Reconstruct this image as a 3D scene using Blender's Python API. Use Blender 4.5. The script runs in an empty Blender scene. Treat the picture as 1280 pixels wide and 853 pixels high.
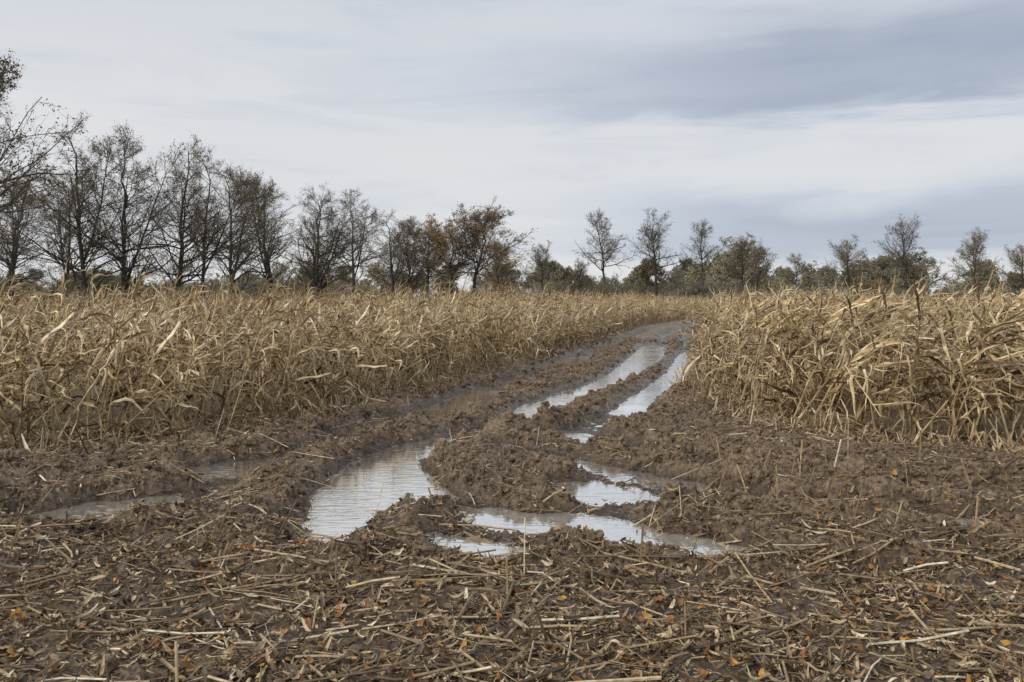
import bpy, math, numpy as np
from mathutils import Vector
rng = np.random.default_rng(7)
scene = bpy.context.scene
WATER = -0.05

# ------------------------------------------------------------ helpers
def gnoise(x, y, seed=0):
    xi = np.floor(x).astype(np.int64); yi = np.floor(y).astype(np.int64)
    xf = x - xi; yf = y - yi
    def g(ix, iy, fx, fy):
        h = (ix*374761393 + iy*668265263 + seed*1274126177) & 0xffffffff
        h = ((h ^ (h >> 13))*1274126177) & 0xffffffff
        h = h ^ (h >> 16)
        a = h.astype(np.float64)*(2*math.pi/4294967296.0)
        return np.cos(a)*fx + np.sin(a)*fy
    u = xf*xf*xf*(xf*(xf*6-15)+10); v = yf*yf*yf*(yf*(yf*6-15)+10)
    a = g(xi, yi, xf, yf); b = g(xi+1, yi, xf-1, yf)
    c = g(xi, yi+1, xf, yf-1); d = g(xi+1, yi+1, xf-1, yf-1)
    return 1.4*((a*(1-u)+b*u)*(1-v) + (c*(1-u)+d*u)*v)

def sstep(a, b, x):
    t = np.clip((x-a)/(b-a), 0, 1); return t*t*(3-2*t)

def seg_dist(x, y, pts, closed=False):
    d2 = np.full(x.shape, 1e9); n = len(pts)
    for i in range(n if closed else n-1):
        ax, ay = pts[i]; bx, by = pts[(i+1) % n]
        dx, dy = bx-ax, by-ay
        t = np.clip(((x-ax)*dx+(y-ay)*dy)/(dx*dx+dy*dy+1e-12), 0, 1)
        d2 = np.minimum(d2, (x-ax-t*dx)**2+(y-ay-t*dy)**2)
    return np.sqrt(d2)

def inside(x, y, pts):
    r = np.zeros(x.shape, bool); n = len(pts)
    for i in range(n):
        ax, ay = pts[i]; bx, by = pts[(i+1) % n]
        if ay == by: continue
        c = ((ay > y) != (by > y)) & (x < (bx-ax)*(y-ay)/(by-ay)+ax)
        r ^= c
    return r

# ------------------------------------------------------------ layout (metres)
FIELD_L = [(-19,8),(-12,8.2),(-5.7,8.87),(-4.45,10.1),(-3.3,11.4),(-2.5,13.2),(-1.5,16.7),(.22,22.5),(3.4,34),(8,50),
           (14,64),(30,80),(60,95),(60,118),(0,108),(-3,96),(-12,80),(-17,68),(-19,50)]
FIELD_R = [(40,7.0),(12,8.0),(5.54,8.65),(4.36,9.47),(3.68,10.2),(3.4,12.2),(4.0,16.7),(5.5,23),(8.3,34),(12.8,54.5),
           (20,64),(36,80),(60,92),(60,40)]
RUTS = [
 ([(-7,5.9),(-4.14,6.47),(-3.29,6.72),(-2.68,7.9),(-2.3,9.57),(-1.68,12),(-.62,15.5),(1.08,21.7),(3.6,30),(7.65,45),(13,58)], .28, .12),
 ([(-1.4,5.84),(-1.66,7.9),(-.82,10.2),(0,11.8),(.84,14.1),(2.1,17.5),(3.7,23),(5.3,28.6),(8.2,42),(14,58)], .30, .12),
 ([(.61,10.6),(1.58,12.2),(2.8,15.5),(4.3,20.5),(5.7,26.5),(8.8,42),(15,58)], .28, .12),
 ([(-.41,10.2),(0,9.28),(.69,8.65),(1.6,7.63),(2.18,7.03),(3.09,6.72),(3.93,6.2),(7,5.2)], .20, .14),
 ([(-.65,6.47),(.375,6.25),(1.47,5.66),(2.38,5.17)], .22, .08),
 ([(0,11.4),(.62,10.4),(1.45,9.7),(2.15,8.26),(3.2,7.6),(5,7.0)], .18, .13),
 ([(-6,7.6),(-3.6,8.2),(-2.9,9.0),(-2.6,10.2),(-1.9,12.6)], .20, .12),
]
MOUNDS = [(-.35,8.5,.5,.03),(.15,7.5,.45,.03),(2.5,9.0,.7,.12),(3.4,8.6,.8,.18),(4.6,8.0,.8,.18),(5.8,7.6,.9,.16),(2.9,10.4,.45,.16),
          (-3.9,9.2,.4,.12),(-5.2,8.1,.6,.12),(-3.0,10.2,.35,.08),(2.8,12.9,.4,.10),(3.2,14.7,.5,.10),
          (3.7,18.5,.5,.12),(-1.9,13.2,.4,.05),(-2.2,6.9,.4,.05)]
PUDDLES = [
 [(-1.57,6.0),(-1.67,6.54),(-1.83,7.61),(-1.82,8.49),(-1.71,9.25),(-1.41,10.05),(-1.04,10.45),(-.62,10.7),(-.60,10.2),
  (-.90,9.6),(-1.06,9.15),(-1.05,8.81),(-.82,8.11),(-.50,7.23),(-.79,7.05),(-1.10,7.05),(-1.08,6.85),(-.98,6.5),(-1.18,6.3),(-1.25,5.93),(-1.42,5.87)],
 [(-.43,7.0),(-.14,7.0),(.27,6.75),(.67,6.82),(.96,6.55),(1.34,6.2),(1.75,5.87),(1.6,5.65),(1.28,5.7),(.93,5.7),(.66,5.85),(.37,6.0),(0,6.26),(-.33,6.45)],
 [(-.68,6.25),(-.43,6.22),(-.18,6.06),(.12,5.84),(0,5.6),(-.23,5.66),(-.50,5.85)],
 [(.43,7.95),(.88,8.1),(1.25,7.75),(1.53,7.42),(1.18,7.1),(.72,7.08),(.44,7.4)],
 [(-.10,12.4),(.2,13.8),(.80,15.3),(1.6,17),(2.5,20),(3.65,24.9),(5.2,31.5),(5.7,30),(4.55,23.7),(3.15,19.5),(2.25,16.9),(1.38,14.9),(.72,13.0),(.12,11.5)],
 [(1.52,12.7),(2.12,14.6),(2.75,16.4),(3.75,19.6),(5.35,25.8),(5.95,27.4),(4.8,21),(3.55,17),(2.82,15.2),(2.28,13.4),(1.86,11.9)],
 [(-1.65,12.3),(-1.3,14.0),(-.6,16.8),(-.2,15.6),(-.7,13.2),(-1.15,11.4)],
 [(.75,20.8),(1.9,24.8),(2.7,25.8),(1.55,20.2)],
 [(-4.1,6.7),(-3.8,7.15),(-3.14,7.5),(-2.7,7.1),(-2.85,6.7),(-3.27,6.25)],
 [(0,9.8),(.72,9.15),(1.36,8.42),(1.72,8.06),(2.32,7.38),(2.13,6.96),(1.5,7.55),(.66,8.6),(.06,9.2)],
 [(3.04,7.0),(3.6,6.8),(4.1,6.5),(3.5,6.25),(2.95,6.6)],
 [(-3.65,8.45),(-3.15,9.0),(-2.65,9.25),(-2.45,8.6),(-3.06,7.95)],
 [(.33,11.1),(1.05,10.8),(1.5,10.5),(.95,9.8),(.5,10.4)],
 [(-4.9,6.35),(-4.1,6.6),(-3.9,6.35),(-4.3,6.1)],
]

def field_sd(x, y):
    """positive inside a maize field, negative outside (metres)"""
    out = np.full(x.shape, -1e9)
    for P in (FIELD_L, FIELD_R):
        d = seg_dist(x, y, P, True)
        out = np.maximum(out, np.where(inside(x, y, P), d, -d))
    return out

def height(x, y):
    shp = x.shape; x = x.ravel().astype(float); y = y.ravel().astype(float)
    h = np.zeros(x.shape)
    near = (y < 75) & (y > -2) & (np.abs(x) < 40)
    X = x[near]; Y = y[near]
    fsd = field_sd(X, Y)
    mud = sstep(4.4, 6.4, Y + .9*gnoise(X/.9, Y*.8, 5)) * (1-sstep(0, 1.2, fsd))
    amp = .36 + .64*mud
    wx = X + .06*gnoise(X/.17, Y/.17, 11); wy = Y + .06*gnoise(X/.17, Y/.17, 12)
    ang = 1+.35*gnoise(X/.5, Y/.5, 13)
    clod = (np.abs(gnoise(wx/.40, wy/.40, 1))*.065 + np.abs(gnoise(wx/.17, wy/.17, 2))*.070*ang
            + np.abs(gnoise(wx/.075, wy/.075, 3))*.068 + np.abs(gnoise(wx/.035, wy/.035, 4))*.042)
    lm = gnoise(wx/.13, wy/.13, 41); clod += .032*sstep(.18, .27, lm) + .030*sstep(.2, .27, gnoise(wx/.06, wy/.06, 42))
    patch = .35 + 1.0*np.clip(gnoise(X/.8, Y/.8, 21)+.4, 0, 1)
    H = (clod*patch-.022)*amp + .03*gnoise(X/1.4, Y/1.4, 6)*amp + .02*(1-mud)
    H += .06*sstep(0, 1, fsd)
    rx = X + .10*gnoise(X/.5, Y/.5, 8); ry = Y + .10*gnoise(X/.5, Y/.5, 9)
    for pts, w, dep in RUTS:
        sel = np.where(Y < 62)[0]
        d = seg_dist(rx[sel], ry[sel], pts)
        w2 = w*(1+.25*gnoise(X[sel]/.6, Y[sel]/.6, 14))
        near_f = sstep(4.6, 5.6, Y[sel])
        rough = np.clip(1+1.1*gnoise(X[sel]/.3, Y[sel]/.3, 15), .1, 2)
        bf = .80*np.interp(Y[sel], [9.5, 13], [1, .55])
        H[sel] += near_f*dep*(-np.exp(-(d/w2)**2) + bf*rough*np.exp(-((d-1.9*w2)/(.7*w2))**2))
    for mx, my, r, a in MOUNDS:
        H += a*np.exp(-((rx-mx)**2+(ry-my)**2)/(r*r))
    H = np.where(H > .10, .10+(H-.10)*.62, H)
    H = np.maximum(H, WATER + .006*np.clip(gnoise(X/.12, Y/.12, 17), -1, 1)+.001)
    px = X + .07*gnoise(X/.28, Y/.28, 31) + .035*gnoise(X/.1, Y/.1, 32) + .015*gnoise(X/.04, Y/.04, 37)
    py = Y + .10*gnoise(X/.28, Y/.28, 33) + .05*gnoise(X/.1, Y/.1, 34) + .02*gnoise(X/.04, Y/.04, 38)
    for P in PUDDLES:
        a = np.array(P); mn = a.min(0)-1.2; mx_ = a.max(0)+1.2
        s = np.where((X > mn[0]) & (X < mx_[0]) & (Y > mn[1]) & (Y < mx_[1]))[0]
        if len(s) == 0: continue
        d = seg_dist(px[s], py[s], P, True)
        sd = np.where(inside(px[s], py[s], P), -d, d) - np.interp(Y[s], [8, 14, 30], [.03, 0, -.03])
        wr = .20*np.clip(Y[s]/8, .9, 2.6)
        t = sstep(0, 1, sd/wr)
        base = np.where(sd < 0, WATER + np.maximum(sd*.5, -.08), WATER + sd*.28)
        lump = np.where(sd < 0, .22, 1.0)*np.clip(clod[s]-.09, 0, 1)*.5
        H[s] = base*(1-t) + H[s]*t + lump*(1-t)
    H = np.where(fsd > 0, np.maximum(H, WATER+.03), H)
    h[near] = H
    far = ~near
    h[far] = .05
    return h.reshape(shp)

def new_mesh(name, V, F, rnd=None, smooth=False):
    V = np.asarray(V, np.float32); F = np.asarray(F, np.int32)
    me = bpy.data.meshes.new(name)
    me.vertices.add(len(V)); me.vertices.foreach_set("co", V.ravel())
    n, k = F.shape
    me.loops.add(n*k); me.loops.foreach_set("vertex_index", F.ravel())
    me.polygons.add(n)
    me.polygons.foreach_set("loop_start", np.arange(0, n*k, k, dtype=np.int32))
    me.polygons.foreach_set("loop_total", np.full(n, k, np.int32))
    me.polygons.foreach_set("use_smooth", np.full(n, smooth, bool))
    me.update(calc_edges=True)
    if rnd is not None:
        a = me.attributes.new("rnd", 'FLOAT', 'POINT')
        a.data.foreach_set("value", np.asarray(rnd, np.float32))
    return me

def add_obj(name, me, mats=(), parent=None, loc=(0,0,0)):
    ob = bpy.data.objects.new(name, me)
    for m in mats: me.materials.append(m)
    scene.collection.objects.link(ob); ob.location = loc
    return ob

class Geo:
    def __init__(s): s.V=[]; s.F=[]; s.R=[]; s.M=[]; s.n=0
    def add(s, V, F, R, m=0):
        s.V.append(V); s.F.append(F+s.n); s.R.append(R); s.M.append(np.full(len(F), m, np.int32)); s.n += len(V)
    def mesh(s, name, smooth=False):
        me = new_mesh(name, np.concatenate(s.V), np.concatenate(s.F), np.concatenate(s.R), smooth)
        me.polygons.foreach_set("material_index", np.concatenate(s.M)); return me

def tubes(P, R, sides):
    n, k, _ = P.shape
    T = np.gradient(P, axis=1); T /= np.linalg.norm(T, axis=2, keepdims=True)+1e-9
    ref = np.where(np.abs(T[..., 2:3]) > .9, np.array([1., 0, 0]), np.array([0, 0, 1.]))
    A = np.cross(T, ref); A /= np.linalg.norm(A, axis=2, keepdims=True)+1e-9
    B = np.cross(T, A)
    ang = np.arange(sides)*2*math.pi/sides
    ring = P[:, :, None, :] + R[:, :, None, None]*(np.cos(ang)[None, None, :, None]*A[:, :, None, :] + np.sin(ang)[None, None, :, None]*B[:, :, None, :])
    V = ring.reshape(-1, 3)
    idx = np.arange(n*k*sides).reshape(n, k, sides)
    a = idx[:, :-1, :]; b = np.roll(a, -1, 2); c = idx[:, 1:, :]; d = np.roll(c, -1, 2)
    F = np.stack([a, b, d, c], -1).reshape(-1, 4)
    return V, F

def strips(P, W, fold=0.0):
    n, k, _ = P.shape
    L = P - W; Rr = P + W; M = P.copy()
    if fold:
        T = np.gradient(P, axis=1); N = np.cross(T, W); N /= np.linalg.norm(N, axis=2, keepdims=True)+1e-9
        M = P - N*np.linalg.norm(W, axis=2, keepdims=True)*fold
    V = np.stack([L, M, Rr], 2).reshape(-1, 3)
    idx = np.arange(n*k*3).reshape(n, k, 3)
    F = np.stack([idx[:, :-1, :-1], idx[:, :-1, 1:], idx[:, 1:, 1:], idx[:, 1:, :-1]], -1).reshape(-1, 4)
    return V, F

# ------------------------------------------------------------ materials
def mat_new(name):
    m = bpy.data.materials.new(name); m.use_nodes = True
    nt = m.node_tree; b = nt.nodes["Principled BSDF"]; return m, nt, b

def ramp(nt, stops):
    r = nt.nodes.new("ShaderNodeValToRGB"); e = r.color_ramp.elements
    while len(e) > 1: e.remove(e[-1])
    e[0].position = stops[0][0]; e[0].color = (*stops[0][1], 1)
    for p, c in stops[1:]:
        q = e.new(p); q.color = (*c, 1)
    return r

def mat_rnd(name, stops, rough=.7, inst=False, noise=None, transl=0.0, spec=.3):
    m, nt, b = mat_new(name); L = nt.links
    at = nt.nodes.new("ShaderNodeAttribute"); at.attribute_name = "rnd"
    r = ramp(nt, stops); L.new(at.outputs["Fac"], r.inputs[0]); col = r.outputs[0]
    if inst:
        oi = nt.nodes.new("ShaderNodeObjectInfo")
        r2 = ramp(nt, [(0, (.56,.53,.48)), (.5, (.93,.92,.90)), (1, (1.24,1.22,1.17))])
        L.new(oi.outputs["Random"], r2.inputs[0])
        mx = nt.nodes.new("ShaderNodeMix"); mx.data_type='RGBA'; mx.blend_type='MULTIPLY'; mx.inputs[0].default_value=1
        L.new(col, mx.inputs[6]); L.new(r2.outputs[0], mx.inputs[7]); col = mx.outputs[2]
    if noise:
        tc = nt.nodes.new("ShaderNodeTexCoord")
        nz = nt.nodes.new("ShaderNodeTexNoise"); nz.inputs["Scale"].default_value = noise; nz.inputs["Detail"].default_value = 3
        L.new(tc.outputs["Object"], nz.inputs["Vector"])
        r3 = ramp(nt, [(.3, (.55,.53,.5)), (.7, (1.2,1.2,1.18))]); L.new(nz.outputs["Fac"], r3.inputs[0])
        mx = nt.nodes.new("ShaderNodeMix"); mx.data_type='RGBA'; mx.blend_type='MULTIPLY'; mx.inputs[0].default_value=1
        L.new(col, mx.inputs[6]); L.new(r3.outputs[0], mx.inputs[7]); col = mx.outputs[2]
    L.new(col, b.inputs["Base Color"])
    b.inputs["Roughness"].default_value = rough
    b.inputs["Specular IOR Level"].default_value = spec
    return m

M_corn = mat_rnd("dry_maize_leaf", [(0,(.14,.09,.045)),(.2,(.34,.235,.12)),(.5,(.66,.505,.295)),(.8,(.85,.70,.465)),(1,(.93,.85,.66))], .6, inst=True, noise=9)
M_litter = mat_rnd("straw_litter", [(0,(.075,.048,.030)),(.4,(.24,.165,.095)),(.7,(.52,.38,.215)),(.93,(.76,.61,.39)),(1,(.86,.75,.55))], .5, noise=25, spec=.5)
M_leafl = mat_rnd("fallen_leaf", [(0,(.08,.045,.026)),(.45,(.27,.135,.052)),(.85,(.50,.23,.065)),(1,(.66,.40,.08))], .5, noise=30)
M_bark = mat_rnd("bark", [(0,(.060,.052,.045)),(1,(.22,.19,.155))], .9, noise=6)
M_bark_far = mat_rnd("bark_hazy", [(0,(.19,.185,.178)),(1,(.31,.295,.275))], .9, noise=6)  # paler, greyer bark: distance haze painted into the colour
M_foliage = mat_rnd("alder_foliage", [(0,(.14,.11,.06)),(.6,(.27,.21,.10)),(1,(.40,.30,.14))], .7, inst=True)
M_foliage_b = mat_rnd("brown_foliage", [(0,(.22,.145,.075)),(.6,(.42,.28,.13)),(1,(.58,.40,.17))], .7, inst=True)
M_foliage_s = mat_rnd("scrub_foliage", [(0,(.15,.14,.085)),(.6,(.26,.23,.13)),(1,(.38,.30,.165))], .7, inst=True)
M_foliage_far = mat_rnd("hazy_foliage", [(0,(.28,.275,.215)),(.6,(.38,.355,.25)),(1,(.50,.42,.27))], .8, inst=True)  # aerial haze of the far trees painted in as lighter leaf tones

def ground_mat():
    m, nt, b = mat_new("wet_mud"); L = nt.links
    geo = nt.nodes.new("ShaderNodeNewGeometry")
    def noise(s, d=8, r=.6):
        n = nt.nodes.new("ShaderNodeTexNoise"); n.inputs["Scale"].default_value=s; n.inputs["Detail"].default_value=d
        n.inputs["Roughness"].default_value=r; L.new(geo.outputs["Position"], n.inputs["Vector"]); return n
    n1 = noise(2.2, 5); n2 = noise(20, 6); n3 = noise(110, 3, .7)
    r1 = ramp(nt, [(.28,(.055,.037,.023)),(.45,(.145,.101,.062)),(.6,(.25,.182,.116)),(.75,(.42,.32,.215))]); L.new(n2.outputs["Fac"], r1.inputs[0])
    r0 = ramp(nt, [(.3,(.66,.64,.62)),(.7,(1.28,1.27,1.25))]); L.new(n1.outputs["Fac"], r0.inputs[0])
    mx = nt.nodes.new("ShaderNodeMix"); mx.data_type='RGBA'; mx.blend_type='MULTIPLY'; mx.inputs[0].default_value=1
    L.new(r1.outputs[0], mx.inputs[6]); L.new(r0.outputs[0], mx.inputs[7])
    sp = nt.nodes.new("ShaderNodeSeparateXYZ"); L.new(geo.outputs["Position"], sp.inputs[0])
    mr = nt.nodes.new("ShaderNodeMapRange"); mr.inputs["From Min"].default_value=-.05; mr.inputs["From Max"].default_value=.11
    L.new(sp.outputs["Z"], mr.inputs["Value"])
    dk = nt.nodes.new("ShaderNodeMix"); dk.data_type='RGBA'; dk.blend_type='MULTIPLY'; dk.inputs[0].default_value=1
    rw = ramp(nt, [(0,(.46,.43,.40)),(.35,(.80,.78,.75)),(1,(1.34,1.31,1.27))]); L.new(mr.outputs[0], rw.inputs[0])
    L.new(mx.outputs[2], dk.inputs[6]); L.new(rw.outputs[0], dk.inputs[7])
    at = nt.nodes.new("ShaderNodeAttribute"); at.attribute_name="rnd"
    rs = ramp(nt, [(.3,(.12,.088,.05)),(.7,(.33,.255,.15))]); L.new(n3.outputs["Fac"], rs.inputs[0])
    fm = nt.nodes.new("ShaderNodeMix"); fm.data_type='RGBA'
    L.new(at.outputs["Fac"], fm.inputs[0]); L.new(dk.outputs[2], fm.inputs[6]); L.new(rs.outputs[0], fm.inputs[7])
    L.new(fm.outputs[2], b.inputs["Base Color"])
    rr = nt.nodes.new("ShaderNodeMapRange"); rr.inputs["To Min"].default_value=.12; rr.inputs["To Max"].default_value=.48
    L.new(mr.outputs[0], rr.inputs["Value"])
    ad = nt.nodes.new("ShaderNodeMath"); ad.operation='MULTIPLY_ADD'; ad.inputs[1].default_value=.35
    L.new(at.outputs["Fac"], ad.inputs[0]); L.new(rr.outputs[0], ad.inputs[2])
    L.new(ad.outputs[0], b.inputs["Roughness"])
    b.inputs["Specular IOR Level"].default_value = .55
    bp = nt.nodes.new("ShaderNodeBump"); bp.inputs["Strength"].default_value=1; bp.inputs["Distance"].default_value=.035
    L.new(n2.outputs["Fac"], bp.inputs["Height"])
    bp2 = nt.nodes.new("ShaderNodeBump"); bp2.inputs["Strength"].default_value=.9; bp2.inputs["Distance"].default_value=.01
    L.new(n3.outputs["Fac"], bp2.inputs["Height"]); L.new(bp.outputs[0], bp2.inputs["Normal"])
    L.new(bp2.outputs[0], b.inputs["Normal"])
    return m
M_mud = ground_mat()

def water_mat():
    m = bpy.data.materials.new("puddle_water"); m.use_nodes=True; nt=m.node_tree; L=nt.links
    nt.nodes.clear()
    out = nt.nodes.new("ShaderNodeOutputMaterial")
    di = nt.nodes.new("ShaderNodeBsdfDiffuse"); di.inputs[0].default_value=(.62,.58,.51,1)
    gl = nt.nodes.new("ShaderNodeBsdfGlossy"); gl.inputs["Roughness"].default_value=.04; gl.inputs[0].default_value=(1,1,.985,1)
    fr = nt.nodes.new("ShaderNodeFresnel"); fr.inputs[0].default_value=1.33
    mr = nt.nodes.new("ShaderNodeMapRange"); mr.inputs["From Max"].default_value=.32; mr.inputs["To Min"].default_value=.38; mr.inputs["To Max"].default_value=.96
    L.new(fr.outputs[0], mr.inputs["Value"])
    mx = nt.nodes.new("ShaderNodeMixShader"); L.new(mr.outputs[0], mx.inputs[0]); L.new(di.outputs[0], mx.inputs[1]); L.new(gl.outputs[0], mx.inputs[2])
    L.new(mx.outputs[0], out.inputs[0])
    geo = nt.nodes.new("ShaderNodeNewGeometry"); mp = nt.nodes.new("ShaderNodeMapping"); mp.inputs["Scale"].default_value=(4,17,1)
    mp.inputs["Rotation"].default_value=(0,0,.35)
    L.new(geo.outputs["Position"], mp.inputs[0])
    nz = nt.nodes.new("ShaderNodeTexNoise"); nz.inputs["Scale"].default_value=1; nz.inputs["Detail"].default_value=2; nz.inputs["Distortion"].default_value=.6
    L.new(mp.outputs[0], nz.inputs["Vector"])
    n2 = nt.nodes.new("ShaderNodeTexNoise"); n2.inputs["Scale"].default_value=.8; L.new(geo.outputs["Position"], n2.inputs["Vector"])
    mr2 = nt.nodes.new("ShaderNodeMapRange"); mr2.inputs["From Min"].default_value=.38; mr2.inputs["From Max"].default_value=.62
    mr2.inputs["To Min"].default_value=.12; mr2.inputs["To Max"].default_value=.6; L.new(n2.outputs["Fac"], mr2.inputs["Value"])
    bp = nt.nodes.new("ShaderNodeBump"); L.new(mr2.outputs[0], bp.inputs["Strength"]); bp.inputs["Distance"].default_value=.011
    L.new(nz.outputs["Fac"], bp.inputs["Height"]); L.new(bp.outputs[0], gl.inputs["Normal"])
    return m
M_water = water_mat()

# ------------------------------------------------------------ ground
Yr = [-400., -60., -12., -3., 0.2]
y = .8
while y < 70: Yr.append(y); y *= 1.0042
while y < 6000: Yr.append(y); y *= 1.09
Yr = np.array(Yr)
inner = np.arange(-.86, .8601, .0016)
g = .86 + np.cumsum(.004*1.13**np.arange(48))
S = np.concatenate([-g[::-1], inner, g])
YY, SS = np.meshgrid(Yr, S, indexing='ij')
XX = SS*(np.maximum(YY, 0)*1.0+.9)
low = YY < .5
XX = np.where(low, SS*(1.1+np.abs(np.minimum(YY, 0))*1.5), XX)
ZZ = height(XX, YY)
fs = np.full(XX.shape, 1.0)
nm = (YY < 75) & (np.abs(XX) < 40)
fs[nm] = sstep(-.5, .8, field_sd(XX[nm], YY[nm]) + .35*gnoise(XX[nm]/.5, YY[nm]/.5, 51))
fs[YY < 0] = 0
nr, nc = XX.shape
idx = np.arange(nr*nc).reshape(nr, nc)
F = np.stack([idx[:-1,:-1], idx[:-1,1:], idx[1:,1:], idx[1:,:-1]], -1).reshape(-1,4)
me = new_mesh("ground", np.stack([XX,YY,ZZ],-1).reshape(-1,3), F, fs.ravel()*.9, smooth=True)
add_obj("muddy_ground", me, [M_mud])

wx = np.linspace(-8, 17, 6); wy = np.linspace(4.9, 60, 12)
WX, WY = np.meshgrid(wx, wy); idx = np.arange(WX.size).reshape(WX.shape)
F = np.stack([idx[:-1,:-1], idx[:-1,1:], idx[1:,1:], idx[1:,:-1]], -1).reshape(-1,4)
add_obj("puddle_water", new_mesh("puddle_water", np.stack([WX,WY,np.full(WX.shape,WATER)],-1).reshape(-1,3), F), [M_water])

# ------------------------------------------------------------ instancing
def make_coll(name, meshes, mats):
    c = bpy.data.collections.new(name)
    for i, me in enumerate(meshes):
        for m in mats: me.materials.append(m)
        o = bpy.data.objects.new("%s_%02d" % (name, i), me); c.objects.link(o)
    return c

def instancer(name, pts, rot, scl, idx, coll):
    me = bpy.data.meshes.new(name); me.vertices.add(len(pts)); me.vertices.foreach_set("co", np.asarray(pts, np.float32).ravel())
    a = me.attributes.new("rot", 'FLOAT_VECTOR', 'POINT'); a.data.foreach_set("vector", np.asarray(rot, np.float32).ravel())
    a = me.attributes.new("scl", 'FLOAT_VECTOR', 'POINT'); a.data.foreach_set("vector", np.asarray(scl, np.float32).ravel())
    a = me.attributes.new("idx", 'INT', 'POINT'); a.data.foreach_set("value", np.asarray(idx, np.int32))
    ob = bpy.data.objects.new(name, me); scene.collection.objects.link(ob)
    ng = bpy.data.node_groups.new(name+"_scatter", 'GeometryNodeTree')
    ng.interface.new_socket("Geometry", in_out='INPUT', socket_type='NodeSocketGeometry')
    ng.interface.new_socket("Geometry", in_out='OUTPUT', socket_type='NodeSocketGeometry')
    N = ng.nodes; L = ng.links
    gi = N.new("NodeGroupInput"); go = N.new("NodeGroupOutput")
    ip = N.new("GeometryNodeInstanceOnPoints"); ci = N.new("GeometryNodeCollectionInfo")
    ci.inputs["Collection"].default_value = coll
    ci.inputs["Separate Children"].default_value = True; ci.inputs["Reset Children"].default_value = True
    def attr(n, t):
        q = N.new("GeometryNodeInputNamedAttribute"); q.data_type = t; q.inputs["Name"].default_value = n
        return [o for o in q.outputs if o.enabled and o.name == "Attribute"][0]
    L.new(gi.outputs[0], ip.inputs["Points"]); L.new(ci.outputs[0], ip.inputs["Instance"])
    ip.inputs["Pick Instance"].default_value = True
    L.new(attr("idx", 'INT'), ip.inputs["Instance Index"])
    e2r = N.new("FunctionNodeEulerToRotation"); L.new(attr("rot", 'FLOAT_VECTOR'), e2r.inputs[0]); L.new(e2r.outputs[0], ip.inputs["Rotation"])
    L.new(attr("scl", 'FLOAT_VECTOR'), ip.inputs["Scale"])
    L.new(ip.outputs[0], go.inputs[0])
    md = ob.modifiers.new("scatter", 'NODES'); md.node_group = ng
    return ob

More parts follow.
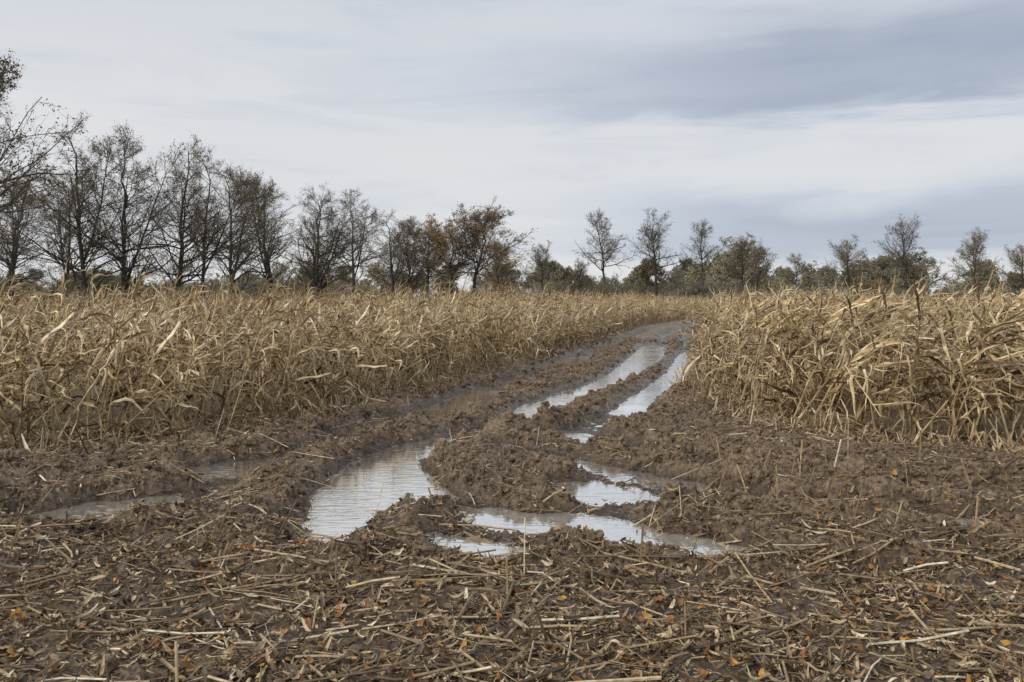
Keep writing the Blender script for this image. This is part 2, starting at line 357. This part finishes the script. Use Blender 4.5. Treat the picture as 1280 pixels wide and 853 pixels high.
# ------------------------------------------------------------ maize plants
def maize(r, wind=.5, broken=False):
    G = Geo(); H = r.uniform(1.78, 2.05); k = 10
    t = np.linspace(0, 1, k)
    az = r.normal(0, .45); el0 = 1.5 - r.uniform(.0, .22)*wind
    tb = r.uniform(.30, .72) if broken else 2.0
    elt = el0 - .35*wind*t*r.uniform(.2, 1.0) + r.normal(0, .05, k)
    azt = np.full(k, az)
    if broken:
        elt = np.where(t > tb, r.uniform(-.75, .55) - .25*(t-tb), elt); azt = np.where(t > tb, az+r.normal(0, .7), azt)
    D = np.stack([np.cos(elt)*np.cos(azt), np.cos(elt)*np.sin(azt), np.sin(elt)], 1)*(H*1.02/(k-1))
    P = np.concatenate([[[0, 0, 0]], np.cumsum(D[:-1], 0)])
    P[:, 2] = np.maximum(P[:, 2], .04*(t > 0)); P = P[None]
    V, F = tubes(P, (.0135*(1-.6*t))[None], 5); G.add(V, F, np.full(len(V), r.uniform(.3, .8)))
    n = r.integers(11, 15); kk = 8
    for j in range(n):
        ts = min(.98, .10+.88*(j+r.uniform(-.3, .3))/n); ts = max(ts, .08)
        base = np.array([np.interp(ts, t, P[0, :, c]) for c in range(3)])
        a = r.normal(0, 1.3); Ln = r.uniform(.32, .85)*(1 if ts < .85 else .7)
        s = np.linspace(0, 1, kk)
        mode = r.random()
        if mode < .20:
            el = r.uniform(.0, 1.2); end = el-r.uniform(.1, .9); kink, sharp = .5, 5
        elif mode < .50:
            el = r.uniform(-.3, .8); end = r.uniform(-1.57, -1.0); kink, sharp = r.uniform(.08, .25), 30
        else:
            el = r.uniform(.3, 1.35); end = r.uniform(-1.45, .1); kink, sharp = r.uniform(.2, .65), r.uniform(10, 45)
        if ts > .85 and not broken: el = max(el, r.uniform(.7, 1.4)); Ln *= .8
        w_ = 1/(1+np.exp(-(s-kink)*sharp))
        elv = el*(1-w_) + end*w_ + r.normal(0, .18, kk)
        aa = a + np.cumsum(r.normal(0, .20, kk))
        aa = np.where(s > kink, aa+r.normal(0, .7), aa)
        step = Ln/(kk-1)
        D = np.stack([np.cos(elv)*np.cos(aa)+.2*wind, np.cos(elv)*np.sin(aa), np.sin(elv)], 1)
        Q = base + np.concatenate([[[0, 0, 0]], np.cumsum(D[:-1]*step, 0)])
        Q[:, 2] = np.maximum(Q[:, 2], .03+.03*r.random())
        side = np.cross(D, [0, 0, 1]); side /= np.linalg.norm(side, axis=1, keepdims=True)+1e-6
        nn = np.cross(side, D)
        tw = r.uniform(-1.5, 1.5) + np.cumsum(r.normal(0, .5, kk))
        wd = r.uniform(.008, .025)*np.interp(s, [0, .12, .6, 1], [.7, 1, .8, .06])*(1+.22*r.normal(size=kk))
        W = (side*np.cos(tw)[:, None] + nn*np.sin(tw)[:, None])*wd[:, None]
        V, F = strips(Q[None], W[None], fold=r.uniform(.1, .9))
        c = np.clip(r.normal(.56, .28), 0, 1) - .24*(1-base[2]/2)  # lower leaves coloured darker, painting in shade deep in the stand
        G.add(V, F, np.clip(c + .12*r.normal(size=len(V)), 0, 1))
    for j in range(3):
        b = P[0, -1]; d = np.array([r.normal(.25, .35), r.normal(0, .35), 1.0 if not broken else .1])*r.uniform(.06, .16)
        Q = np.stack([b, b+d*.5, b+d+np.array([.04, 0, -.02])])[None]
        V, F = tubes(Q, np.array([[.004, .003, .001]]), 3); G.add(V, F, np.full(len(V), .35))
    return G.mesh("maize_plant")

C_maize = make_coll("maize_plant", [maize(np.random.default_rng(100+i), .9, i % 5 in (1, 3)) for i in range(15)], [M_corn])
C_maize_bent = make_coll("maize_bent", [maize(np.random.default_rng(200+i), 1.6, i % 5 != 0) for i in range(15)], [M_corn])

def scatter_poly(P, dens_edge, dens_mid, edge_w, fade_y=(30, 90)):
    a = np.array(P); mn = a.min(0); mx = a.max(0)
    N = int((mx[0]-mn[0])*(mx[1]-mn[1])*dens_edge)
    x = rng.uniform(mn[0], mx[0], N); y = rng.uniform(mn[1], mx[1], N)
    ok = inside(x, y, P); x = x[ok]; y = y[ok]
    d = seg_dist(x, y, P, True) + .25*gnoise(x/.8, y/.8, 61)
    p = np.where(d < edge_w, 1.0, np.where(d < 4.5, dens_mid, .17))
    p *= np.interp(y, fade_y, (1, .40))
    p *= (np.abs(x) < .72*y+6)
    k = (rng.random(len(x)) < p) & (d > .05)
    return x[k], y[k], d[k]

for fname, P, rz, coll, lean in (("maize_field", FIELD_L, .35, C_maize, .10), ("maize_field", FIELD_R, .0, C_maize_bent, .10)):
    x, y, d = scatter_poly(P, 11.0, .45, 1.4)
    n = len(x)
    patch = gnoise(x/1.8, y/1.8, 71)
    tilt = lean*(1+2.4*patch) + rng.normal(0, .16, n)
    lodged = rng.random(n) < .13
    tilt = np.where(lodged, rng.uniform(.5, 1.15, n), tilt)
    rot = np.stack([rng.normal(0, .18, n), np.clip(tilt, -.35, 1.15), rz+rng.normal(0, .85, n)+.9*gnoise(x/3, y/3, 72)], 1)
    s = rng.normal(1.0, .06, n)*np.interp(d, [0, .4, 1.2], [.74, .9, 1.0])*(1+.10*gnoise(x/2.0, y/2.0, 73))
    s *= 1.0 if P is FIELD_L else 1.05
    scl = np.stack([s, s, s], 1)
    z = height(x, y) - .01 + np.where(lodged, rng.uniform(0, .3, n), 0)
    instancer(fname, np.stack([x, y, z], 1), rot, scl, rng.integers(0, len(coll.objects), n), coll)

# ------------------------------------------------------------ stubble, straw, leaves
def scatter_xy(n, xr, yr, bias=1.0):
    u = rng.random(n)
    y = yr[0] + (yr[1]-yr[0])*u**bias
    x = rng.uniform(-1, 1, n)*np.interp(y, [yr[0], yr[1]], xr)
    return x, y

def keep_mask(x, y):
    fsd = field_sd(x, y)
    front = 1-sstep(4.8, 7.6, y + 1.0*gnoise(x/.9, y/.9, 81))
    edge = np.exp(-(np.minimum(fsd, 0)/.55)**2)
    clump = .40+.60*sstep(-.3, .25, gnoise(x/.5, y/.4, 82))
    p = np.maximum(np.maximum(front*clump, edge*.9), .12)
    return p, fsd

def place_sticks(G, x, y, ln, rad, biasx, lift, rn, k=3, sides=5, el_sd=.10):
    n = len(x)
    a = np.where(rng.random(n) < biasx, rng.normal(.05, .5, n), rng.uniform(0, math.pi, n))
    D = np.stack([np.cos(a), np.sin(a)], 1)
    e1 = height(x-D[:,0]*ln/2, y-D[:,1]*ln/2); e2 = height(x+D[:,0]*ln/2, y+D[:,1]*ln/2); e0 = height(x, y)
    t = np.linspace(-.5, .5, k)
    zc = np.maximum(e0, (e1+e2)/2)+rad+lift*rng.random(n)
    sl = np.clip((e2-e1)/ln, -.35, .35)+rng.normal(0, el_sd, n)
    P = np.zeros((n, k, 3))
    P[..., 0] = x[:,None]+D[:,0:1]*ln[:,None]*t; P[..., 1] = y[:,None]+D[:,1:2]*ln[:,None]*t
    P[..., 2] = zc[:,None]+sl[:,None]*ln[:,None]*t + rng.normal(0, .006, (n, k))
    P[..., :2] += rng.normal(0, .007, (n, k, 2))
    R = rad[:,None]*np.ones(k)
    V, F = tubes(P, R, sides); G.add(V, F, np.repeat(rn, k*sides))

G = Geo()
x, y = scatter_xy(5200, (3.4, 8.5), (2.0, 11), 1.1); p, f = keep_mask(x, y); k = (rng.random(len(x)) < p) & (f < .6); x=x[k]; y=y[k]
n=len(x); place_sticks(G, x, y, rng.gamma(2.2, .11, n)+.06, rng.uniform(.002, .009, n), .5, .03, np.clip(rng.normal(.58,.28,n),0,1))
x, y = scatter_xy(56000, (3.4, 7.5), (2.0, 9.5), 1.15); p, f = keep_mask(x, y); k = (rng.random(len(x)) < p) & (f < .6); x=x[k]; y=y[k]
n=len(x); place_sticks(G, x, y, rng.gamma(1.6, .020, n)+.012, rng.uniform(.0012, .005, n), .2, .012, np.clip(rng.normal(.46,.30,n),0,1), k=2, sides=4)
x, y = scatter_xy(9000, (5, 16), (5.5, 26), 1.3); f = field_sd(x, y); z=height(x,y); k = (f < .1) & (z > WATER+.02); x=x[k]; y=y[k]
n=len(x); place_sticks(G, x, y, rng.gamma(2, .05, n)+.04, rng.uniform(.002, .006, n), .3, .01, np.clip(rng.normal(.5,.25,n),0,1))
def shreds(G, x, y, lmin, lmax, wmin, wmax, mean):
    n = len(x); k = 4; a = rng.uniform(0, 2*math.pi, n); ln = rng.uniform(lmin, lmax, n)
    t = np.linspace(-.5, .5, k); D = np.stack([np.cos(a), np.sin(a)], 1)
    z0 = height(x, y)
    P = np.zeros((n,k,3)); P[...,0]=x[:,None]+D[:,0:1]*ln[:,None]*t; P[...,1]=y[:,None]+D[:,1:2]*ln[:,None]*t
    curl = rng.uniform(-.5, .9, n)
    P[...,2] = z0[:,None]+.012+rng.random(n)[:,None]*.02+curl[:,None]*ln[:,None]*(t**2)*1.6+rng.normal(0,.3,n)[:,None]*ln[:,None]*t
    P[...,2] = np.maximum(P[...,2], z0[:,None]+.004)
    tw = rng.normal(0,.7,n)[:,None]+rng.normal(0,.5,n)[:,None]*t*2
    w = rng.uniform(wmin, wmax, n)[:,None]*np.array([.5,1,.9,.25])
    W = np.stack([-np.sin(a)[:,None]*np.cos(tw), np.cos(a)[:,None]*np.cos(tw), np.sin(tw)], -1)*w[...,None]
    V, F = strips(P, W, .35); G.add(V, F, np.repeat(np.clip(rng.normal(mean,.26,n),0,1), k*3))
x, y = scatter_xy(58000, (3.4, 8.5), (2.0, 10.5), 1.15); p, f = keep_mask(x, y); k = (rng.random(len(x)) < p) & (f < .8); x=x[k]; y=y[k]
shreds(G, x, y, .015, .12, .0025, .014, .47)
x = rng.uniform(-9, 12, 110000); y = rng.uniform(7.5, 45, 110000); f = field_sd(x, y)
k = (f > -.75) & (f < .9) & (rng.random(len(x)) < np.exp(-(np.minimum(f,0)/.4)**2)); x=x[k]; y=y[k]
shreds(G, x, y, .12, .5, .006, .018, .62)
ob = add_obj("straw_litter", G.mesh("straw_litter"), [M_litter])

G = Geo()
x, y = scatter_xy(20000, (3.4, 8.0), (2.0, 9.5), 1.1); p, f = keep_mask(x, y); k = (rng.random(len(x)) < p*.9+.05) & (height(x,y) > WATER+.01); x=x[k]; y=y[k]
n = len(x); kk = 4; t = np.linspace(-.5, .5, kk); a = rng.uniform(0, 2*math.pi, n); ln = rng.uniform(.020, .058, n)
P = np.zeros((n,kk,3)); P[...,0]=x[:,None]+np.cos(a)[:,None]*ln[:,None]*t; P[...,1]=y[:,None]+np.sin(a)[:,None]*ln[:,None]*t
P[...,2]=(height(x,y)+.012+.015*rng.random(n))[:,None]+rng.uniform(-.6,1.4,n)[:,None]*ln[:,None]*t**2+rng.normal(0,.35,n)[:,None]*ln[:,None]*t
tw = rng.normal(0,.4,n)[:,None]*np.ones(kk)
W = np.stack([-np.sin(a)[:,None]*np.cos(tw), np.cos(a)[:,None]*np.cos(tw), np.sin(tw)], -1)*(ln[:,None]*np.array([.12,.36,.32,.05]))[...,None]
V, F = strips(P, W, .3); G.add(V, F, np.repeat(rng.random(n)**1.5, kk*3))
add_obj("fallen_leaves", G.mesh("fallen_leaves"), [M_leafl])

G = Geo()
x = rng.uniform(-9, 10, 12000); y = rng.uniform(2.5, 22, 12000); f = field_sd(x, y)
rightp = np.exp(-((x-3.2)/1.6)**2-((y-7.3)/1.4)**2)
leftp = np.exp(-(np.minimum(f+.1,0)/.45)**2)*(x < 0)
p = np.where(f > -.9, .55*np.exp(-(np.minimum(f+.25,0)/.4)**2), 0)*(f < .3) + .36*rightp + .04*(y < 6.5) + .5*leftp*(f > -1)*(f < .3)
k = (rng.random(len(x)) < p) & (height(x, y) > WATER+.01); x=x[k]; y=y[k]; n=len(x)
hh = rng.uniform(.08, .40, n)*np.interp(y, [3, 6.5], [.6, 1]); t = np.linspace(0, 1, 3)
P = np.zeros((n,3,3)); P[...,0]=x[:,None]+rng.normal(0,.28,n)[:,None]*hh[:,None]*t; P[...,1]=y[:,None]+rng.normal(0,.28,n)[:,None]*hh[:,None]*t
P[...,2]=height(x,y)[:,None]-.02+hh[:,None]*t
V, F = tubes(P, rng.uniform(.003,.008,n)[:,None]*np.ones(3), 5); G.add(V, F, np.repeat(np.clip(rng.normal(.55,.2,n),0,1), 15))
add_obj("maize_stubble", G.mesh("maize_stubble"), [M_litter])

def clod_mesh(seed):
    import bmesh
    from mathutils import noise as mn
    bm = bmesh.new(); bmesh.ops.create_icosphere(bm, subdivisions=3, radius=1)
    me = bpy.data.meshes.new("clod")
    r = np.random.default_rng(seed); off = r.uniform(0, 50, 3)
    for v in bm.verts:
        q = v.co*1.1+Vector(off); d = 1+.6*mn.noise(q)+.35*mn.noise(q*2.7)+.18*mn.noise(q*6)
        v.co = v.co*d; v.co.z *= .7
    bm.to_mesh(me); bm.free()
    me.attributes.new("rnd", 'FLOAT', 'POINT'); return me
C_clod = make_coll("mud_clod", [clod_mesh(i) for i in range(8)], [M_mud])
x = rng.uniform(-7, 13, 220000); y = 3.5+30*rng.random(220000)**1.5; f = field_sd(x, y); z = height(x, y)
m = (f < .2) & (z > WATER+.03) & (rng.random(len(x)) < (.06+.94*sstep(0,.12,z))*(.15+.85*sstep(4.5,6,y))) & (np.abs(x-.12*y) < 8) & (gnoise(x/.5,y/.5,88) > -.3)
x=x[m][:42000]; y=y[m][:42000]; z=z[m][:42000]; n=len(x)
s = np.clip(rng.lognormal(math.log(.014), .62, n), .005, .052)*np.interp(y,[6,16],[1,1.5])
instancer("mud_clods", np.stack([x,y,z],1), rng.uniform(0,6.28,(n,3)), s[:,None]*rng.uniform(.65,1.35,(n,3)), rng.integers(0,8,n), C_clod)

# ------------------------------------------------------------ trees
def grow(r, PP, PR, m, tr, length, ang, upt, jit, k, rfrac, rmin, tip=.3):
    n, K, _ = PP.shape
    t = r.uniform(tr[0], tr[1], (n, m)); f = t*(K-1); i = np.minimum(f.astype(int), K-2); w = (f-i)[..., None]
    ar = np.arange(n)[:, None]
    st = PP[ar, i]*(1-w)+PP[ar, i+1]*w; rad = PR[ar, i]*(1-w[..., 0])+PR[ar, i+1]*w[..., 0]
    T = PP[ar, i+1]-PP[ar, i]; T /= np.linalg.norm(T, axis=-1, keepdims=True)+1e-9
    Rv = r.normal(size=T.shape); A = np.cross(T, Rv); A /= np.linalg.norm(A, axis=-1, keepdims=True)+1e-9
    an = r.normal(ang[0], ang[1], (n, m))[..., None]
    D = T*np.cos(an)+A*np.sin(an)
    ln = length(t, r, (n, m))
    st = st.reshape(-1, 3); D = D.reshape(-1, 3); ln = ln.reshape(-1); rad = rad.reshape(-1)
    P = [st]
    for j in range(k-1):
        P.append(P[-1]+D*(ln/(k-1))[:, None])
        D = D+r.normal(0, jit, D.shape); D[:, 2] += upt; D /= np.linalg.norm(D, axis=1, keepdims=True)
    P = np.stack(P, 1)
    r0 = np.maximum(rad*rfrac, rmin)
    R = r0[:, None]*np.linspace(1, tip, k)
    return P, np.maximum(R, rmin*.8)

def tree(seed, H, form='alder', leaves=2, leafsize=.07, n1=40, spread=1.0, name="tree"):
    r = np.random.default_rng(seed); G = Geo(); K = 12
    t = np.linspace(0, 1, K)
    topf = {'alder': .90, 'round': .66, 'bush': .35}[form]
    wob = np.cumsum(r.normal(0, .014*H, (K, 2)), 0)*(t[:, None])
    P = np.zeros((1, K, 3)); P[0, :, :2] = wob; P[0, :, 2] = t*H*topf
    R = (.0135*H*(1-.9*t**.9)+.01)[None]; R[0, 0] *= 1.35
    if form == 'bush':
        ns = 9; P = np.repeat(P, ns, 0); a = r.uniform(0, 6.28, ns); o = r.uniform(0, .35*H, ns)
        P[:, :, 0] += (np.cos(a)*o)[:, None]*(1+t*.8); P[:, :, 1] += (np.sin(a)*o)[:, None]*(1+t*.8)
        P[:, :, 2] *= r.uniform(.8, 1.6, ns)[:, None]; R = np.repeat(R, ns, 0)*.5
    if form == 'alder':
        PL, RL = grow(r, P, R, int(r.integers(1, 3)), (.12, .35), lambda t, r, s: H*r.uniform(.55, .72, s), (.35, .1), .06, .05, K, .75, .02, .15)
        P = np.concatenate([P, PL]); R = np.concatenate([R, RL])
    V, F = tubes(P, R, 8); G.add(V, F, np.full(len(V), .1))
    if form == 'alder':
        f1 = lambda t, r, s: H*spread*(.36*np.clip(1.15-t, 0, 1)**.65*np.clip(t/.2, .5, 1)+.03)*r.uniform(.55, 1.15, s)
        P1, R1 = grow(r, P, R, n1*2//(len(P)+1)+4, (.13, 1.0), f1, (.95, .25), .045, .13, 8, .55, .018)
        n2 = 9; a2 = (.7, .25); n3 = 7
    elif form == 'round':
        f1 = lambda t, r, s: H*spread*(.38*np.clip(1.45-t, .3, 1))*r.uniform(.55, 1.05, s)
        P1, R1 = grow(r, P, R, n1//2+14, (.42, 1.0), f1, (.9, .3), .07, .14, 8, .55, .02)
        n2 = 14; a2 = (.8, .3); n3 = 8
    else:
        f1 = lambda t, r, s: H*.5*spread*r.uniform(.5, 1.1, s)
        P1, R1 = grow(r, P, R, 8, (.05, 1.0), f1, (.8, .3), .10, .13, 6, .5, .01)
        n2 = 7; a2 = (.8, .3); n3 = 6
    V, F = tubes(P1, R1, 4); G.add(V, F, np.full(len(V), .3))
    L1 = np.linalg.norm(P1[:, -1]-P1[:, 0], axis=1)
    f2 = lambda t, r, s: (.42*L1[:, None]*np.clip(1.2-t, .25, 1)+.25)*r.uniform(.5, 1.15, s)
    P2, R2 = grow(r, P1, R1, n2, (.15, 1.0), f2, a2, .05, .16, 5, .5, .010)
    V, F = tubes(P2, R2, 3); G.add(V, F, np.full(len(V), .55))
    L2 = np.linalg.norm(P2[:, -1]-P2[:, 0], axis=1)
    f3 = lambda t, r, s: (.38*L2[:, None]+.18)*r.uniform(.5, 1.2, s)
    P3, R3 = grow(r, P2, R2, n3, (.2, 1.0), f3, (.7, .3), .03, .2, 3, .5, .005, .5)
    V, F = tubes(P3, R3, 3); G.add(V, F, np.full(len(V), .9))
    n = len(P3)
    clump = gnoise(P3[:, 1, 0]/(.11*H)+seed, (P3[:, 1, 2]+P3[:, 1, 1])/(.11*H), seed)
    cnt = r.poisson(np.clip(leaves*(1+.8*clump), 0, None))
    ii = np.repeat(np.arange(n), cnt)
    if len(ii):
        w = r.uniform(.2, 1.1, len(ii))[:, None]
        c = P3[ii, 0]*(1-w)+P3[ii, 2]*w + r.normal(0, .05, (len(ii), 3))
        u = r.normal(size=c.shape); u /= np.linalg.norm(u, axis=1, keepdims=True)
        v = np.cross(u, r.normal(size=c.shape)); v /= np.linalg.norm(v, axis=1, keepdims=True)
        sz = (leafsize*r.uniform(.5, 1.2, len(ii)))[:, None]
        Vv = np.stack([c-u*sz, c+v*sz*.6, c+u*sz, c-v*sz*.6], 1).reshape(-1, 3)
        Ff = np.arange(len(Vv)).reshape(-1, 4)
        G.add(Vv, Ff, np.repeat(np.clip(.5+.25*r.normal(size=len(ii))+.25*clump[ii], 0, 1), 4), 1)
    me = G.mesh(name); zs = np.concatenate(G.V)[:, 2]; me["h"] = float(np.percentile(zs, 99.7))
    return me

alder = [tree(300+i, 12.0, 'alder', (.9, .6, 1.3, .8, 1.1, .7)[i], .05, 44, (1.0, .9, 1.1, .9, 1.05, .95)[i], "alder_tree") for i in range(6)]
alder.append(tree(311, 12.0, 'alder', 2.2, .055, 46, 1.1, "alder_tree"))
for m_ in alder: m_.materials.append(M_bark); m_.materials.append(M_foliage)
brown = [tree(340+i, 12.0, 'round', 2.1, .065, 44, 1.15, "oak_tree") for i in range(2)]
for m_ in brown: m_.materials.append(M_bark); m_.materials.append(M_foliage_b)
ash = [tree(360+i, 15.0, 'round', (.6, .4, 1.2, .3)[i], .07, 36, (.85, .8, 1.0, .9)[i], "ash_tree") for i in range(4)]
for m_ in ash: m_.materials.append(M_bark); m_.materials.append(M_foliage)

def put(name, me, x, y, h, wide=1.0):
    o = bpy.data.objects.new(name, me); scene.collection.objects.link(o)
    s = h/me["h"]; o.location = (x, y, 0); o.scale = (s*wide, s*wide, s)
    o.rotation_euler = (0, 0, rng.uniform(0, 6.28)); return o
for i, (x, y, h, v, w) in enumerate([(-22.0,33.0,12.6,6,1.0),(-24.5,46,12.2,0,1.0),(-23,47.5,12.0,4,.95),(-22.2,53,12.2,1,1.0),(-21.0,54,11.9,5,.95),
        (-22,63,12.2,2,1.05),(-20.6,69,12.2,3,1.1),(-18.2,75,12.3,4,1.05),(-19.8,78,12.2,1,1.1),(-16.6,84,13.2,5,1.05),(-14,95,12.0,0,1.15),(-26,41,8.5,3,1.1),(-29,52,10.0,5,1.1),(-12.4,97,11.5,2,1.15)]):
    put("alder_tree", alder[v], x, y, h, w)
for x, y, h, v, w in [(-10.6,101,12.2,0,1.1),(-4.9,103,13.7,1,1.35),(-8.0,105,11.8,0,1.1),(-1.5,112,10.0,1,1.1)]:
    put("oak_tree", brown[v], x, y, h, w)
for x, y, h, v, w in [(5.0,128,10.8,2,1.0),(15,130,15.8,0,1.0),(23.4,130,16.4,1,1.0),(31,130,14.2,0,.95),(38,132,12.4,2,.9),(43,140,12.0,3,.9),(55,130,11.8,2,1.15),
                      (65,132,15.4,3,1.0),(75,130,13.2,2,.95),(82,128,10.8,2,1.1),(11,134,8.4,2,1.1),(49,138,9.5,0,1.0)]:
    put("ash_tree", ash[v], x, y, h, w)

bush = [tree(400+i, 4.0, 'bush', 2.4, .055, name="bush") for i in range(4)]
C_bush = make_coll("bush", bush, [M_bark_far, M_foliage_s])
n = 150; u = rng.random(n)
px = np.interp(u, [0,.3,.6,.8,1], [-36,-25,-21,-15,2]) + rng.normal(-2, 2.5, n); py = np.interp(u, [0,.3,.6,.8,1], [30,48,74,98,116]) + rng.normal(3, 3, n)
s = rng.uniform(.45, 1.0, n)
instancer("hedgerow_undergrowth", np.stack([px,py,np.zeros(n)],1), np.stack([np.zeros(n),np.zeros(n),rng.uniform(0,6.28,n)],1),
          np.stack([s*1.2,s*1.2,s],1), rng.integers(0,4,n), C_bush)
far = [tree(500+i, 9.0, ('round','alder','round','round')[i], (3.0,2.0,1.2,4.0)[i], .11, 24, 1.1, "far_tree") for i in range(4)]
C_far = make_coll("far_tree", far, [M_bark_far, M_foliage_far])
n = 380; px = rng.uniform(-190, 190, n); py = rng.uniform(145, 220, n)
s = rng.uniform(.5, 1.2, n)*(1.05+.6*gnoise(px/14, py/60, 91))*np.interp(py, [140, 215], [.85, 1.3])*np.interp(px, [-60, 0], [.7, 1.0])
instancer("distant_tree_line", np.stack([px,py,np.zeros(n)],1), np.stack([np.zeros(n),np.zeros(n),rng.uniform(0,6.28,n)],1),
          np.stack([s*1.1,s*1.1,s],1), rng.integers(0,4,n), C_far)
n = 70; px = rng.uniform(-4, 110, n); py = rng.uniform(120, 138, n); s = rng.uniform(.5, 1.2, n)*(1+.5*gnoise(px/9, py/30, 92))
instancer("field_edge_scrub", np.stack([px,py,np.zeros(n)],1), np.stack([np.zeros(n),np.zeros(n),rng.uniform(0,6.28,n)],1),
          np.stack([s*1.3,s*1.3,s],1), rng.integers(0,4,n), C_bush)

# ------------------------------------------------------------ sky / light
w = bpy.data.worlds.new("World"); scene.world = w; w.use_nodes = True
nt = w.node_tree; N = nt.nodes; L = nt.links
bg = N["Background"]; bg.inputs["Strength"].default_value = .1
sky = N.new("ShaderNodeTexSky"); sky.sky_type = 'NISHITA'; sky.sun_disc = False
SUN_EL, SUN_AZ = math.radians(36), math.radians(235)
sky.sun_elevation = SUN_EL; sky.sun_rotation = SUN_AZ
tc = N.new("ShaderNodeTexCoord"); sx = N.new("ShaderNodeSeparateXYZ"); L.new(tc.outputs["Generated"], sx.inputs[0])
def math_(op, a, b=None, c=None):
    q = N.new("ShaderNodeMath"); q.operation = op
    for i, v in enumerate((a, b, c)):
        if v is None: continue
        if isinstance(v, (int, float)): q.inputs[i].default_value = v
        else: L.new(v, q.inputs[i])
    return q.outputs[0]
def sm(v, a, b, lo=0, hi=1):
    q = N.new("ShaderNodeMapRange"); q.interpolation_type = 'SMOOTHSTEP'
    q.inputs["From Min"].default_value = a; q.inputs["From Max"].default_value = b; q.inputs["To Min"].default_value = lo; q.inputs["To Max"].default_value = hi
    L.new(v, q.inputs["Value"]); return q.outputs[0]
X_, Y_, Z_ = sx.outputs
def nz(scale_xyz, detail=5, rough=.55, dist=0.0):
    mp = N.new("ShaderNodeMapping"); mp.inputs["Scale"].default_value = scale_xyz; L.new(tc.outputs["Generated"], mp.inputs[0])
    q = N.new("ShaderNodeTexNoise"); q.inputs["Scale"].default_value = 1; q.inputs["Detail"].default_value = detail; q.inputs["Roughness"].default_value = rough
    q.inputs["Distortion"].default_value = dist
    L.new(mp.outputs[0], q.inputs["Vector"]); return q.outputs["Fac"]
nA = nz((1.8, 1.8, 9), 7, .55, .4); nB = nz((3.4, 3.4, 24), 7, .6, .6); nC = nz((1.0, 1.0, 3), 3)
zt = math_('ADD', Z_, math_('MULTIPLY', math_('SUBTRACT', nA, .5), .14))
zt = math_('ADD', zt, math_('MULTIPLY', math_('SUBTRACT', nB, .5), .08))
band1 = math_('MULTIPLY', math_('MULTIPLY', sm(zt, .195, .23), sm(zt, .26, .34, 1, 0)), sm(X_, -.15, .36))
band2 = math_('MULTIPLY', math_('MULTIPLY', sm(zt, .03, .06), sm(zt, .10, .15, 1, 0)), sm(X_, -.02, .30))
dark = math_('ADD', math_('MULTIPLY', band1, .70), math_('MULTIPLY', band2, .60))
dark = math_('ADD', dark, math_('MULTIPLY', sm(nB, .42, .72), .18))
dark = math_('ADD', dark, math_('MULTIPLY', sm(nC, .4, .7), .10))
dark = math_('ADD', dark, sm(Z_, .16, .36, 0, .26))
dark = math_('MINIMUM', dark, 1.0)
r = N.new("ShaderNodeValToRGB"); e = r.color_ramp.elements
e[0].position = 0; e[0].color = (.78, .78, .79, 1); e[1].position = 1; e[1].color = (.37, .425, .53, 1)
q = e.new(.4); q.color = (.605, .65, .725, 1)
L.new(dark, r.inputs[0])
vm = N.new("ShaderNodeVectorMath"); vm.operation = 'SCALE'; vm.inputs["Scale"].default_value = 10.0; L.new(r.outputs[0], vm.inputs[0])
mx = N.new("ShaderNodeMix"); mx.data_type = 'RGBA'; mx.inputs[0].default_value = .95
L.new(sky.outputs[0], mx.inputs[6]); L.new(vm.outputs[0], mx.inputs[7]); L.new(mx.outputs[2], bg.inputs["Color"])

sd = bpy.data.lights.new("sun", 'SUN'); sd.energy = 1.5; sd.angle = math.radians(10); sd.color = (1, .94, .85)
so = bpy.data.objects.new("sun", sd); scene.collection.objects.link(so)
d = Vector((math.sin(SUN_AZ)*math.cos(SUN_EL), math.cos(SUN_AZ)*math.cos(SUN_EL), math.sin(SUN_EL)))
so.rotation_euler = d.to_track_quat('Z', 'Y').to_euler()

cam = bpy.data.cameras.new("camera"); co = bpy.data.objects.new("camera", cam); scene.collection.objects.link(co)
co.location = (0, 0, 1.8); co.rotation_euler = (math.radians(90), 0, 0)
cam.sensor_width = 36; cam.lens = 28.125; cam.shift_y = -.0426; cam.clip_start = .05; cam.clip_end = 9000
scene.camera = co
scene.view_settings.view_transform = 'Standard'
try: scene.view_settings.look = 'None'
except Exception: pass
scene.view_settings.exposure = 0
